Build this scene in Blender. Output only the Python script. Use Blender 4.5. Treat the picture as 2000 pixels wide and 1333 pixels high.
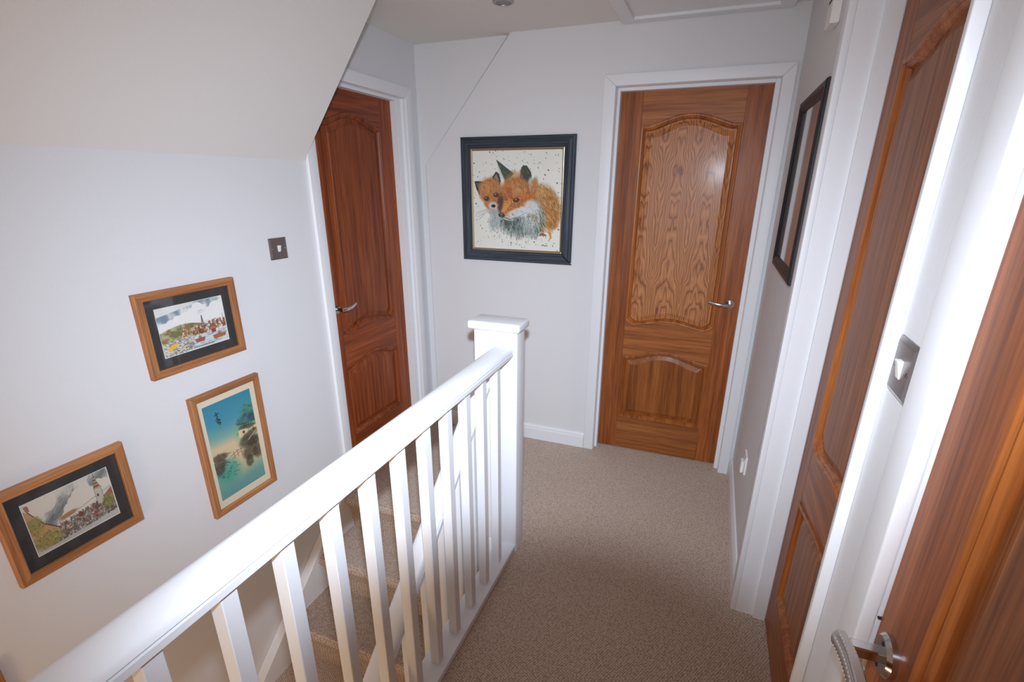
import bpy, bmesh, math, random
import numpy as np
from mathutils import Matrix, Vector

for _o in list(bpy.data.objects):
    bpy.data.objects.remove(_o, do_unlink=True)
S = bpy.context.scene
C = S.collection
random.seed(4)
PI = math.pi

# ------------------------------------------------------------------ camera
CAM = Vector((0.0, 0.0, 1.5514))
YAW, PITCH, ROLL, FPX = 0.36764, 0.35145, 0.00394, 979.8
fwd = Vector((-math.sin(YAW) * math.cos(PITCH), math.cos(YAW) * math.cos(PITCH), -math.sin(PITCH)))
rgt0 = Vector((math.cos(YAW), math.sin(YAW), 0))
up0 = rgt0.cross(fwd)
rgt = rgt0 * math.cos(ROLL) + up0 * math.sin(ROLL)
upv = up0 * math.cos(ROLL) - rgt0 * math.sin(ROLL)
cd = bpy.data.cameras.new('camera')
cam = bpy.data.objects.new('camera', cd)
C.objects.link(cam)
m = Matrix((rgt, upv, -fwd)).transposed().to_4x4()
m.translation = CAM
cam.matrix_world = m
cd.sensor_width = 36.0
cd.lens = FPX / 2000.0 * 36.0
cd.shift_x = -2.457 / 2000.0
cd.shift_y = 52.57 / 2000.0
cd.clip_start = 0.02
S.camera = cam

# ------------------------------------------------------------------ world, flash, lamps, exposure
wd = bpy.data.worlds.new('world')
S.world = wd
wd.use_nodes = True
bg = wd.node_tree.nodes['Background']
bg.inputs['Color'].default_value = (1.0, 0.68, 0.43, 1)
bg.inputs['Strength'].default_value = 0.62

# the camera's flash, just above the lens; its beam fades towards the edges and is
# darkened low in the middle by a mask, for the unmodelled lens barrel's shadow
fl = bpy.data.lights.new('camera_flash', 'SPOT')
fl.energy = 290
fl.color = (0.74, 0.85, 1.0)
fl.spot_size = math.radians(150)
fl.spot_blend = 0.3
fl.shadow_soft_size = 0.022
flo = bpy.data.objects.new('camera_flash', fl)
C.objects.link(flo)
fm = m.copy()
fm.translation = CAM + upv * 0.125 - fwd * 0.02
flo.matrix_world = fm
fl.use_nodes = True
def _beam():
    nt = fl.node_tree
    em = nt.nodes['Emission']
    nn = lambda t: nt.nodes.new(t)
    def M(op, a, b=None, c=None):
        q = nn('ShaderNodeMath')
        q.operation = op
        for k, v in enumerate((a, b, c)):
            if v is None:
                continue
            if isinstance(v, (int, float)):
                q.inputs[k].default_value = v
            else:
                nt.links.new(v, q.inputs[k])
        return q.outputs[0]
    tc = nn('ShaderNodeTexCoord')
    sp = nn('ShaderNodeSeparateXYZ')
    nt.links.new(tc.outputs['Normal'], sp.inputs[0])
    az = M('MAXIMUM', M('ABSOLUTE', sp.outputs['Z']), 0.05)
    u = M('DIVIDE', sp.outputs['X'], az)
    v = M('DIVIDE', sp.outputs['Y'], az)
    e = M('ADD', M('POWER', M('ABSOLUTE', M('DIVIDE', M('ADD', u, 0.16), BEAM_U)), 2.0), M('ADD', M('POWER', M('DIVIDE', M('MAXIMUM', M('ADD', v, 0.10), 0.0), BEAM_V), 2.0), M('POWER', M('DIVIDE', M('MAXIMUM', M('SUBTRACT', -0.10, v), 0.0), BEAM_LOW), 2.0)))
    g = M('EXPONENT', M('MULTIPLY', e, -1.0))
    d = M('SQRT', M('ADD', M('POWER', M('ABSOLUTE', M('DIVIDE', M('SUBTRACT', u, 0.08), 0.50)), 2.0), M('POWER', M('ABSOLUTE', M('DIVIDE', M('ADD', v, 0.82), 0.43)), 2.0)))  # elliptical mask: lens barrel shadow written into the beam strength
    mr = nn('ShaderNodeMapRange')
    mr.interpolation_type = 'SMOOTHSTEP'
    mr.inputs['From Min'].default_value = 0.82
    mr.inputs['From Max'].default_value = 1.18
    mr.inputs['To Min'].default_value = 0.02
    nt.links.new(d, mr.inputs['Value'])
    nt.links.new(M('MULTIPLY', g, mr.outputs['Result']), em.inputs['Strength'])
BEAM_U, BEAM_V, BEAM_LOW = 0.78, 0.67, 0.49
_beam()

# warm lamp in the hall at the foot of the stairs; ambient fill is the warm world colour
hl = bpy.data.lights.new('hall_lamp', 'POINT')
hl.energy = 13
hl.color = (1.0, 0.68, 0.38)
hl.shadow_soft_size = 0.12
hlo = bpy.data.objects.new('hall_lamp', hl)
C.objects.link(hlo)
hlo.location = (-1.15, -0.55, -0.15)

S.view_settings.view_transform = 'Standard'
S.view_settings.look = 'None'
S.view_settings.gamma = 1.0
S.view_settings.use_curve_mapping = False
S.view_settings.exposure = 0.0

# ------------------------------------------------------------------ constants (metres)
L, R, D, H = -1.680, 0.266, 2.768, 2.274
YS = 1.850          # end of the sloping ceiling
ZS = 1.641          # where it meets the left wall

# ------------------------------------------------------------------ materials
def srgb(r, g, b):
    f = lambda c: (c / 255 / 12.92) if c / 255 <= 0.04045 else ((c / 255 + 0.055) / 1.055) ** 2.4
    return (f(r), f(g), f(b), 1)

MAT = {}
def new_mat(name):
    mt = bpy.data.materials.new(name)
    mt.use_nodes = True
    nt = mt.node_tree
    b = nt.nodes['Principled BSDF']
    MAT[name] = mt
    return mt, nt, b

def N(nt, t, **kw):
    n = nt.nodes.new(t)
    for k, v in kw.items():
        setattr(n, k, v)
    return n

def plain(name, col, rough=0.5, metal=0.0, coat=0.0, bump=0.0, bscale=200.0, var=0.0, spec=0.5):
    mt, nt, b = new_mat(name)
    b.inputs['Roughness'].default_value = rough
    b.inputs['Metallic'].default_value = metal
    b.inputs['Coat Weight'].default_value = coat
    b.inputs['Coat Roughness'].default_value = 0.1
    b.inputs['Specular IOR Level'].default_value = spec
    tc = N(nt, 'ShaderNodeTexCoord')
    nz = N(nt, 'ShaderNodeTexNoise')
    nz.inputs['Scale'].default_value = bscale
    nz.inputs['Detail'].default_value = 3
    nt.links.new(tc.outputs['Object'], nz.inputs['Vector'])
    mx = N(nt, 'ShaderNodeMix', data_type='RGBA')
    mx.inputs['A'].default_value = tuple(c * (1 - var) for c in col[:3]) + (1,)
    mx.inputs['B'].default_value = tuple(min(1, c * (1 + var)) for c in col[:3]) + (1,)
    nt.links.new(nz.outputs['Fac'], mx.inputs['Factor'])
    nt.links.new(mx.outputs['Result'], b.inputs['Base Color'])
    if bump:
        bp = N(nt, 'ShaderNodeBump')
        bp.inputs['Strength'].default_value = bump
        bp.inputs['Distance'].default_value = 0.002
        nt.links.new(nz.outputs['Fac'], bp.inputs['Height'])
        nt.links.new(bp.outputs['Normal'], b.inputs['Normal'])
    return mt

plain('wall_paint', srgb(223, 222, 223), 0.75, bump=0.12, bscale=130, var=0.012)
plain('ceiling_paint', srgb(234, 231, 227), 0.85, bump=0.12, bscale=130, var=0.012)
plain('white_gloss', srgb(234, 234, 236), 0.45, bump=0.03, bscale=60, var=0.01)
plain('chrome', srgb(200, 198, 200), 0.16, metal=1.0)
plain('satin_steel', srgb(188, 180, 174), 0.42, metal=1.0, bump=0.05, bscale=600)
plain('pewter', srgb(140, 131, 127), 0.34, metal=0.85)
plain('white_plastic', srgb(236, 234, 230), 0.35)
plain('dark_slot', srgb(28, 26, 26), 0.6)
plain('black_mat', srgb(52, 50, 50), 0.9, bump=0.2, bscale=900, var=0.1)
plain('cream_mat', srgb(226, 214, 188), 0.9, bump=0.1, bscale=700, var=0.02)
plain('white_board', srgb(230, 228, 222), 0.8)
plain('backing', srgb(120, 100, 80), 0.9)
plain('gilt', srgb(186, 168, 138), 0.35, metal=0.75, var=0.1)
plain('pale_print', srgb(205, 200, 196), 0.7, var=0.03, bscale=6)
plain('sparkle', srgb(245, 240, 232), 0.12, metal=0.6)

def carpet():
    mt, nt, b = new_mat('carpet')
    b.inputs['Roughness'].default_value = 0.95
    b.inputs['Specular IOR Level'].default_value = 0.1
    b.inputs['Sheen Weight'].default_value = 0.25
    tc = N(nt, 'ShaderNodeTexCoord')
    mp = N(nt, 'ShaderNodeMapping')
    mp.inputs['Rotation'].default_value = (0, 0, 0.5)
    nt.links.new(tc.outputs['Object'], mp.inputs['Vector'])
    vo = N(nt, 'ShaderNodeTexVoronoi')
    vo.inputs['Scale'].default_value = 128
    vo.inputs['Randomness'].default_value = 0.35
    nt.links.new(mp.outputs['Vector'], vo.inputs['Vector'])
    nz = N(nt, 'ShaderNodeTexNoise')
    nz.inputs['Scale'].default_value = 420
    nz.inputs['Detail'].default_value = 2
    nt.links.new(tc.outputs['Object'], nz.inputs['Vector'])
    rp = N(nt, 'ShaderNodeValToRGB')
    rp.color_ramp.elements[0].color = srgb(244, 222, 202)
    rp.color_ramp.elements[1].color = srgb(158, 134, 116)
    rp.color_ramp.elements[0].position = 0.1
    rp.color_ramp.elements[1].position = 0.85
    ad = N(nt, 'ShaderNodeMath', operation='MULTIPLY_ADD')
    ad.inputs[1].default_value = 0.35
    nt.links.new(nz.outputs['Fac'], ad.inputs[0])
    nt.links.new(vo.outputs['Distance'], ad.inputs[2])
    nt.links.new(ad.outputs[0], rp.inputs['Fac'])
    nt.links.new(rp.outputs['Color'], b.inputs['Base Color'])
    bp = N(nt, 'ShaderNodeBump', invert=True)
    bp.inputs['Strength'].default_value = 0.8
    bp.inputs['Distance'].default_value = 0.003
    nt.links.new(ad.outputs[0], bp.inputs['Height'])
    nt.links.new(bp.outputs['Normal'], b.inputs['Normal'])
carpet()

def wood(name, dark, mid, light, along='Z', rough=0.46, fine=1.0, coat=0.05):
    """straight grain running along one local axis"""
    mt, nt, b = new_mat(name)
    b.inputs['Coat Weight'].default_value = coat
    b.inputs['Coat Roughness'].default_value = 0.25
    b.inputs['Specular IOR Level'].default_value = 0.32
    tc = N(nt, 'ShaderNodeTexCoord')
    oi = N(nt, 'ShaderNodeObjectInfo')
    ofs = N(nt, 'ShaderNodeVectorMath', operation='MULTIPLY_ADD')
    ofs.inputs[1].default_value = (3.7, 1.3, 5.1)
    cmb = N(nt, 'ShaderNodeCombineXYZ')
    for i in range(3):
        nt.links.new(oi.outputs['Random'], cmb.inputs[i])
    nt.links.new(cmb.outputs[0], ofs.inputs[0])
    nt.links.new(tc.outputs['Object'], ofs.inputs[2])
    mp = N(nt, 'ShaderNodeMapping')
    sc = {'X': (1.2, 34, 34), 'Y': (34, 1.2, 34), 'Z': (34, 34, 1.2)}[along]
    mp.inputs['Scale'].default_value = tuple(s * fine for s in sc)
    nt.links.new(ofs.outputs[0], mp.inputs['Vector'])
    n1 = N(nt, 'ShaderNodeTexNoise')
    n1.inputs['Scale'].default_value = 1.0
    n1.inputs['Detail'].default_value = 5
    n1.inputs['Roughness'].default_value = 0.62
    n1.inputs['Distortion'].default_value = 0.4
    nt.links.new(mp.outputs['Vector'], n1.inputs['Vector'])
    mp2 = N(nt, 'ShaderNodeMapping')
    mp2.inputs['Scale'].default_value = tuple(s * 6 for s in sc)
    nt.links.new(ofs.outputs[0], mp2.inputs['Vector'])
    n2 = N(nt, 'ShaderNodeTexNoise')
    n2.inputs['Scale'].default_value = 1.0
    n2.inputs['Detail'].default_value = 3
    nt.links.new(mp2.outputs['Vector'], n2.inputs['Vector'])
    rp = N(nt, 'ShaderNodeValToRGB')
    e = rp.color_ramp.elements
    e[0].position, e[0].color = 0.30, dark
    e[1].position, e[1].color = 0.72, light
    k = e.new(0.5)
    k.color = mid
    nt.links.new(n1.outputs['Fac'], rp.inputs['Fac'])
    mx = N(nt, 'ShaderNodeMix', data_type='RGBA', blend_type='MULTIPLY')
    mx.inputs['Factor'].default_value = 0.55
    rp2 = N(nt, 'ShaderNodeValToRGB')
    rp2.color_ramp.elements[0].position, rp2.color_ramp.elements[0].color = 0.32, (0.45, 0.4, 0.36, 1)
    rp2.color_ramp.elements[1].position, rp2.color_ramp.elements[1].color = 0.58, (1, 1, 1, 1)
    nt.links.new(n2.outputs['Fac'], rp2.inputs['Fac'])
    nt.links.new(rp.outputs['Color'], mx.inputs['A'])
    nt.links.new(rp2.outputs['Color'], mx.inputs['B'])
    hs = N(nt, 'ShaderNodeHueSaturation')
    mr = N(nt, 'ShaderNodeMapRange')
    mr.inputs['To Min'].default_value = 0.88
    mr.inputs['To Max'].default_value = 1.12
    nt.links.new(oi.outputs['Random'], mr.inputs['Value'])
    nt.links.new(mr.outputs['Result'], hs.inputs['Value'])
    nt.links.new(mx.outputs['Result'], hs.inputs['Color'])
    nt.links.new(hs.outputs['Color'], b.inputs['Base Color'])
    b.inputs['Roughness'].default_value = rough
    bp = N(nt, 'ShaderNodeBump')
    bp.inputs['Strength'].default_value = 0.12
    bp.inputs['Distance'].default_value = 0.001
    nt.links.new(n2.outputs['Fac'], bp.inputs['Height'])
    nt.links.new(bp.outputs['Normal'], b.inputs['Normal'])
    return mt

DK, MD, LT = srgb(118, 60, 24), srgb(154, 84, 38), srgb(180, 106, 54)
wood('oak_vertical', DK, MD, LT, 'Z')
wood('oak_horizontal', srgb(128, 70, 30), srgb(160, 94, 46), srgb(182, 114, 62), 'X')
wood('oak_moulding', srgb(130, 68, 26), srgb(166, 94, 42), srgb(192, 118, 58), 'Z', rough=0.40)
wood('oak_lower_panel', srgb(104, 54, 18), srgb(144, 80, 32), srgb(168, 102, 48), 'Z', fine=0.8)
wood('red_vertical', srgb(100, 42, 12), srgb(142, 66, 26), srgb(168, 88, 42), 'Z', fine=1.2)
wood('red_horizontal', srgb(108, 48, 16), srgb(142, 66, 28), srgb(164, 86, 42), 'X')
wood('brown_panel', srgb(116, 66, 34), srgb(154, 94, 54), srgb(180, 116, 70), 'Z', fine=1.3)
wood('pale_frame_vertical', srgb(150, 96, 56), srgb(176, 118, 74), srgb(194, 138, 92), 'Z', rough=0.5, coat=0)
wood('pale_frame_horizontal', srgb(150, 96, 56), srgb(176, 118, 74), srgb(194, 138, 92), 'X', rough=0.5, coat=0)
wood('slate_frame_vertical', srgb(44, 50, 58), srgb(58, 66, 76), srgb(78, 86, 96), 'Z', rough=0.5, coat=0, fine=1.5)
wood('slate_frame_horizontal', srgb(44, 50, 58), srgb(58, 66, 76), srgb(78, 86, 96), 'X', rough=0.5, coat=0, fine=1.5)
wood('black_frame_vertical', srgb(22, 22, 25), srgb(34, 34, 38), srgb(70, 72, 78), 'Z', rough=0.45, coat=0)
wood('black_frame_horizontal', srgb(22, 22, 25), srgb(34, 34, 38), srgb(70, 72, 78), 'X', rough=0.45, coat=0)

def veneer(name):
    """crown-cut veneer, three mirrored leaves side by side"""
    mt, nt, b = new_mat(name)
    b.inputs['Roughness'].default_value = 0.42
    b.inputs['Specular IOR Level'].default_value = 0.35
    b.inputs['Coat Weight'].default_value = 0.07
    b.inputs['Coat Roughness'].default_value = 0.16
    tc = N(nt, 'ShaderNodeTexCoord')
    sp = N(nt, 'ShaderNodeSeparateXYZ')
    nt.links.new(tc.outputs['Object'], sp.inputs[0])
    pp = N(nt, 'ShaderNodeMath', operation='PINGPONG')
    pp.inputs[1].default_value = 0.078
    nt.links.new(sp.outputs['X'], pp.inputs[0])
    # slow noise along the height, shared by the mirrored leaves
    cb = N(nt, 'ShaderNodeCombineXYZ')
    nt.links.new(pp.outputs[0], cb.inputs[0])
    nt.links.new(sp.outputs['Z'], cb.inputs[2])
    mp = N(nt, 'ShaderNodeMapping')
    mp.inputs['Scale'].default_value = (14, 1, 4.5)
    nt.links.new(cb.outputs[0], mp.inputs['Vector'])
    nz = N(nt, 'ShaderNodeTexNoise')
    nz.inputs['Scale'].default_value = 1.0
    nz.inputs['Detail'].default_value = 2.2
    nz.inputs['Roughness'].default_value = 0.45
    nt.links.new(mp.outputs['Vector'], nz.inputs['Vector'])
    # second, unmirrored wobble so the leaves are not identical
    nz2 = N(nt, 'ShaderNodeTexNoise')
    nz2.inputs['Scale'].default_value = 5.0
    nz2.inputs['Detail'].default_value = 2
    nt.links.new(tc.outputs['Object'], nz2.inputs['Vector'])
    a1 = N(nt, 'ShaderNodeMath', operation='MULTIPLY_ADD')
    a1.inputs[1].default_value = 7.0
    nt.links.new(nz.outputs['Fac'], a1.inputs[0])
    a2 = N(nt, 'ShaderNodeMath', operation='MULTIPLY')
    a2.inputs[1].default_value = 2.6
    nt.links.new(nz2.outputs['Fac'], a2.inputs[0])
    nt.links.new(a2.outputs[0], a1.inputs[2])
    sq = N(nt, 'ShaderNodeMath', operation='POWER')
    sq.inputs[1].default_value = 1.35
    nt.links.new(pp.outputs[0], sq.inputs[0])
    a4 = N(nt, 'ShaderNodeMath', operation='MULTIPLY_ADD')
    a4.inputs[1].default_value = 150.0
    nt.links.new(sq.outputs[0], a4.inputs[0])
    nt.links.new(a1.outputs[0], a4.inputs[2])
    a3 = N(nt, 'ShaderNodeMath', operation='MULTIPLY_ADD')
    a3.inputs[1].default_value = 9.0
    nt.links.new(sp.outputs['Z'], a3.inputs[0])
    nt.links.new(a4.outputs[0], a3.inputs[2])
    fr = N(nt, 'ShaderNodeMath', operation='PINGPONG')
    fr.inputs[1].default_value = 0.5
    nt.links.new(a3.outputs[0], fr.inputs[0])
    rp = N(nt, 'ShaderNodeValToRGB')
    e = rp.color_ramp.elements
    e[0].position, e[0].color = 0.0, srgb(132, 78, 44)
    e[1].position, e[1].color = 0.5, srgb(202, 136, 86)
    k = e.new(0.14)
    k.color = srgb(180, 114, 68)
    nt.links.new(fr.outputs[0], rp.inputs['Fac'])
    mp3 = N(nt, 'ShaderNodeMapping')
    mp3.inputs['Scale'].default_value = (260, 260, 8)
    nt.links.new(tc.outputs['Object'], mp3.inputs['Vector'])
    n3 = N(nt, 'ShaderNodeTexNoise')
    n3.inputs['Scale'].default_value = 1.0
    n3.inputs['Detail'].default_value = 2
    nt.links.new(mp3.outputs['Vector'], n3.inputs['Vector'])
    rp2 = N(nt, 'ShaderNodeValToRGB')
    rp2.color_ramp.elements[0].position, rp2.color_ramp.elements[0].color = 0.35, (0.6, 0.55, 0.5, 1)
    rp2.color_ramp.elements[1].position, rp2.color_ramp.elements[1].color = 0.6, (1, 1, 1, 1)
    nt.links.new(n3.outputs['Fac'], rp2.inputs['Fac'])
    mx = N(nt, 'ShaderNodeMix', data_type='RGBA', blend_type='MULTIPLY')
    mx.inputs['Factor'].default_value = 0.6
    nt.links.new(rp.outputs['Color'], mx.inputs['A'])
    nt.links.new(rp2.outputs['Color'], mx.inputs['B'])
    nt.links.new(mx.outputs['Result'], b.inputs['Base Color'])
veneer('oak_veneer')

def glass(name, refl=0.06):
    mt, nt, b = new_mat(name)
    nt.nodes.remove(b)
    out = nt.nodes['Material Output']
    tr = N(nt, 'ShaderNodeBsdfTransparent')
    gl = N(nt, 'ShaderNodeBsdfGlossy')
    gl.inputs['Roughness'].default_value = 0.04
    lw = N(nt, 'ShaderNodeLayerWeight')
    lw.inputs['Blend'].default_value = 0.5
    pw = N(nt, 'ShaderNodeMath', operation='POWER')
    pw.inputs[1].default_value = 5.0
    nt.links.new(lw.outputs['Facing'], pw.inputs[0])
    fr = N(nt, 'ShaderNodeMath', operation='MULTIPLY_ADD')
    fr.inputs[1].default_value = 0.96
    fr.inputs[2].default_value = 0.025
    nt.links.new(pw.outputs[0], fr.inputs[0])
    mx = N(nt, 'ShaderNodeMixShader')
    nt.links.new(fr.outputs[0], mx.inputs[0])
    nt.links.new(tr.outputs[0], mx.inputs[1])
    nt.links.new(gl.outputs[0], mx.inputs[2])
    nt.links.new(mx.outputs[0], out.inputs['Surface'])
glass('picture_glass')

def print_mat(name, rough=0.75):
    mt, nt, b = new_mat(name)
    at = N(nt, 'ShaderNodeVertexColor', layer_name='ink')
    nt.links.new(at.outputs['Color'], b.inputs['Base Color'])
    b.inputs['Roughness'].default_value = rough
    tc = N(nt, 'ShaderNodeTexCoord')
    nz = N(nt, 'ShaderNodeTexNoise')
    nz.inputs['Scale'].default_value = 500
    bp = N(nt, 'ShaderNodeBump')
    bp.inputs['Strength'].default_value = 0.1
    bp.inputs['Distance'].default_value = 0.001
    nt.links.new(tc.outputs['Object'], nz.inputs['Vector'])
    nt.links.new(nz.outputs['Fac'], bp.inputs['Height'])
    nt.links.new(bp.outputs['Normal'], b.inputs['Normal'])
print_mat('paper_print')
print_mat('canvas_print', 0.6)

# ------------------------------------------------------------------ builders
def obj(name, bm, mat, parent=None, smooth=False, kind=None, label=None, mats=None):
    bmesh.ops.recalc_face_normals(bm, faces=bm.faces)
    me = bpy.data.meshes.new(name)
    bm.to_mesh(me)
    bm.free()
    for mm in (mats or [mat]):
        me.materials.append(MAT[mm])
    if smooth:
        me.polygons.foreach_set('use_smooth', [True] * len(me.polygons))
        try:
            me.set_sharp_from_angle(angle=math.radians(38))
        except Exception:
            pass
    o = bpy.data.objects.new(name, me)
    C.objects.link(o)
    if parent is not None:
        o.parent = parent
    if kind:
        o['kind'] = kind
    if label:
        o['label'] = label
    return o

def tag(o, label, cat=None, group=None, kind=None):
    o['label'] = label
    if cat:
        o['category'] = cat
    if group:
        o['group'] = group
    if kind:
        o['kind'] = kind
    return o

def thing(name, label, cat, loc=(0, 0, 0), rotz=0.0, group=None, kind=None):
    o = bpy.data.objects.new(name, None)
    C.objects.link(o)
    o.empty_display_size = 0.05
    o.location = loc
    o.rotation_euler = (0, 0, rotz)
    return tag(o, label, cat, group, kind)

def add_box(bm, x0, x1, y0, y1, z0, z1, bev=0.0, seg=2):
    r = bmesh.ops.create_cube(bm, size=1.0, matrix=Matrix.Translation(((x0 + x1) / 2, (y0 + y1) / 2, (z0 + z1) / 2)) @ Matrix.Diagonal((x1 - x0, y1 - y0, z1 - z0, 1)))
    if bev:
        es = list({e for v in r['verts'] for e in v.link_edges})
        bmesh.ops.bevel(bm, geom=es, offset=bev, segments=seg, affect='EDGES', profile=0.5)
    return bm

def box(*a, **k):
    return add_box(bmesh.new(), *a, **k)

def add_prism(bm, pts, axis, a, b):
    """closed polygon pts (2D) extruded along axis: 'X' pts=(y,z), 'Y' pts=(x,z), 'Z' pts=(x,y)"""
    def P(p, t):
        return {'X': (t, p[0], p[1]), 'Y': (p[0], t, p[1]), 'Z': (p[0], p[1], t)}[axis]
    A = [bm.verts.new(P(p, a)) for p in pts]
    B = [bm.verts.new(P(p, b)) for p in pts]
    n = len(pts)
    bm.faces.new(A)
    bm.faces.new(B[::-1])
    for i in range(n):
        j = (i + 1) % n
        bm.faces.new((A[i], B[i], B[j], A[j]))
    return bm

def prism(*a, bev=0.0, seg=2):
    bm = add_prism(bmesh.new(), *a)
    if bev:
        bmesh.ops.bevel(bm, geom=list(bm.edges), offset=bev, segments=seg, affect='EDGES', profile=0.5)
    return bm

def add_cyl(bm, c, r, depth, axis='Y', seg=32, r2=None):
    rot = {'Z': Matrix(), 'Y': Matrix.Rotation(PI / 2, 4, 'X'), 'X': Matrix.Rotation(PI / 2, 4, 'Y')}[axis]
    bmesh.ops.create_cone(bm, cap_ends=True, segments=seg, radius1=r, radius2=r if r2 is None else r2, depth=depth, matrix=Matrix.Translation(c) @ rot)
    return bm

def sweep(bm, path, section, up=Vector((0, 0, 1))):
    """rings of section (list of (side, up) offsets, or function of index) along a path; capped"""
    rings = []
    n = len(path)
    for i, p in enumerate(path):
        p = Vector(p)
        t = (Vector(path[min(i + 1, n - 1)]) - Vector(path[max(i - 1, 0)])).normalized()
        s = t.cross(up).normalized()
        u = s.cross(t).normalized()
        sec = section(i / (n - 1)) if callable(section) else section
        rings.append([bm.verts.new(p + s * a + u * b) for a, b in sec])
    k = len(rings[0])
    for i in range(n - 1):
        for j in range(k):
            bm.faces.new((rings[i][j], rings[i + 1][j], rings[i + 1][(j + 1) % k], rings[i][(j + 1) % k]))
    bm.faces.new(rings[0][::-1])
    bm.faces.new(rings[-1])
    return bm

def offset_poly(P, d):
    """inward offset of a counter-clockwise polygon with mitred corners"""
    n = len(P)
    out = []
    for i in range(n):
        a, b, c = Vector(P[i - 1]), Vector(P[i]), Vector(P[(i + 1) % n])
        e1 = (b - a).normalized()
        e2 = (c - b).normalized()
        n1 = Vector((-e1.y, e1.x))
        n2 = Vector((-e2.y, e2.x))
        q = b + (n1 + n2) * (d / max(0.3, 1 + n1.dot(n2)))
        out.append((q.x, q.y))
    return out

def add_rings(bm, P, prof, cap=True, strip=0):
    """skin offset copies of outline P; prof = [(inset, y)...] in the XZ plane"""
    rings = []
    for d, y in prof:
        if strip:
            lo, hi = P[:strip], P[strip:][::-1]
            ua, ub = lo[0][0], lo[-1][0]
            f = (ub - ua - 2 * d) / (ub - ua)
            Q = [((ua + ub) / 2 + (u - (ua + ub) / 2) * f, z + d) for u, z in lo] + [((ua + ub) / 2 + (u - (ua + ub) / 2) * f, z - d) for u, z in hi][::-1]
        else:
            Q = offset_poly(P, d) if d else P
        rings.append([bm.verts.new((q[0], y, q[1])) for q in Q])
    n = len(P)
    for a, b in zip(rings, rings[1:]):
        for i in range(n):
            j = (i + 1) % n
            bm.faces.new((a[i], a[j], b[j], b[i]))
    if cap and strip:                       # outline = lower chain then upper chain reversed: fill as a strip of quads
        q = rings[-1]
        for i in range(strip - 1):
            bm.faces.new((q[i], q[i + 1], q[n - 2 - i], q[n - 1 - i]))
    elif cap:
        bm.faces.new(rings[-1])
    return bm

def chain_solid(lo, hi, ya, yb):
    """solid between two chains of points sharing their x values"""
    bm = bmesh.new()
    V = [[bm.verts.new((p[0], y, p[1])) for p in c] for c in (lo, hi) for y in (ya, yb)]
    la, lb, ha, hb = V
    n = len(lo)
    for i in range(n - 1):
        bm.faces.new((la[i], la[i + 1], ha[i + 1], ha[i]))
        bm.faces.new((lb[i], hb[i], hb[i + 1], lb[i + 1]))
        bm.faces.new((la[i], lb[i], lb[i + 1], la[i + 1]))
        bm.faces.new((ha[i], ha[i + 1], hb[i + 1], hb[i]))
    bm.faces.new((la[0], ha[0], hb[0], lb[0]))
    bm.faces.new((la[-1], lb[-1], hb[-1], ha[-1]))
    return bm

# ------------------------------------------------------------------ the setting
fb = bmesh.new()
add_prism(fb, [(-0.735, -1.6), (0.45, -1.6), (0.45, D + 0.16), (-1.80, D + 0.16), (-1.80, 1.825), (-0.735, 1.825)], 'Z', -0.24, 0.0)
tag(obj('floor', fb, 'carpet'), 'beige looped carpet covering the landing floor', 'floor', kind='structure')

wb = bmesh.new()
add_box(wb, -2.9, 0.6, -1.6, D + 0.16, -2.75, -2.60)
tag(obj('floor_hall', wb, 'carpet'), 'carpeted hall floor at the foot of the stairs', 'floor', kind='structure')

# left wall, with the opening of door 1
wl = bmesh.new()
XB = L - 0.16
OA, OB, OT = 1.885, 2.690, 2.010
add_prism(wl, [(-1.6, -2.6), (OA, -2.6), (OA, OT), (OA, H), (YS - 0.004, H), (YS - 0.004, ZS + 0.05), (-1.6, ZS + 0.05)], 'X', XB, L)
add_box(wl, XB, L, OA, D + 0.16, -2.6, -0.012)
add_box(wl, XB, L, OB, D + 0.16, -0.012, H)
add_box(wl, XB, L, OA, OB, OT, H)
tag(obj('wall_left', wl, 'wall_paint'), 'white stairwell wall with pictures and a door', 'wall', kind='structure')

# far wall: thicker panel whose edge follows the roof slope, with the opening of door 2
wf = bmesh.new()
PF_ = [(-1.628, -0.03), (-0.545, -0.03), (-0.545, H + 0.03), (-1.079, H + 0.03), (-1.628, 1.656)]
_a = [[wf.verts.new((q[0], y, q[1])) for q in PF_] for y in (D + 0.16, D + 0.014)]
_a.append([wf.verts.new((q[0] if q[0] > -0.6 else q[0] + dx, D, q[1])) for q, dx in zip(PF_, (0.010, 0, 0, 0.018, 0.010))])
for _p, _q in zip(_a, _a[1:]):
    for i in range(5):
        wf.faces.new((_p[i], _p[(i + 1) % 5], _q[(i + 1) % 5], _q[i]))
wf.faces.new(_a[2])
wf.faces.new(_a[0][::-1])
add_box(wf, -0.545, 0.212, D, D + 0.16, 2.012, H)
add_box(wf, 0.212, 0.45, D, D + 0.16, 0, H)
add_box(wf, -1.82, -1.0, D + 0.040, D + 0.16, 0, H)
tag(obj('wall_far', wf, 'wall_paint'), 'white end wall with the fox painting and a door', 'wall', kind='structure')

# right wall, openings of doors 3 and 4
wr = bmesh.new()
add_box(wr, R, 0.45, 1.745, D, 0, H)
add_box(wr, R, 0.45, 0.840, 1.745, 2.012, H)
add_box(wr, R, 0.45, 0.676, 0.840, 0, H)
add_box(wr, R, 0.45, -0.150, 0.676, 2.012, H)
add_box(wr, R, 0.45, -1.6, -0.150, 0, H)
tag(obj('wall_right', wr, 'wall_paint'), 'white side wall with two brown doors and a dark framed picture', 'wall', kind='structure')

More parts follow.
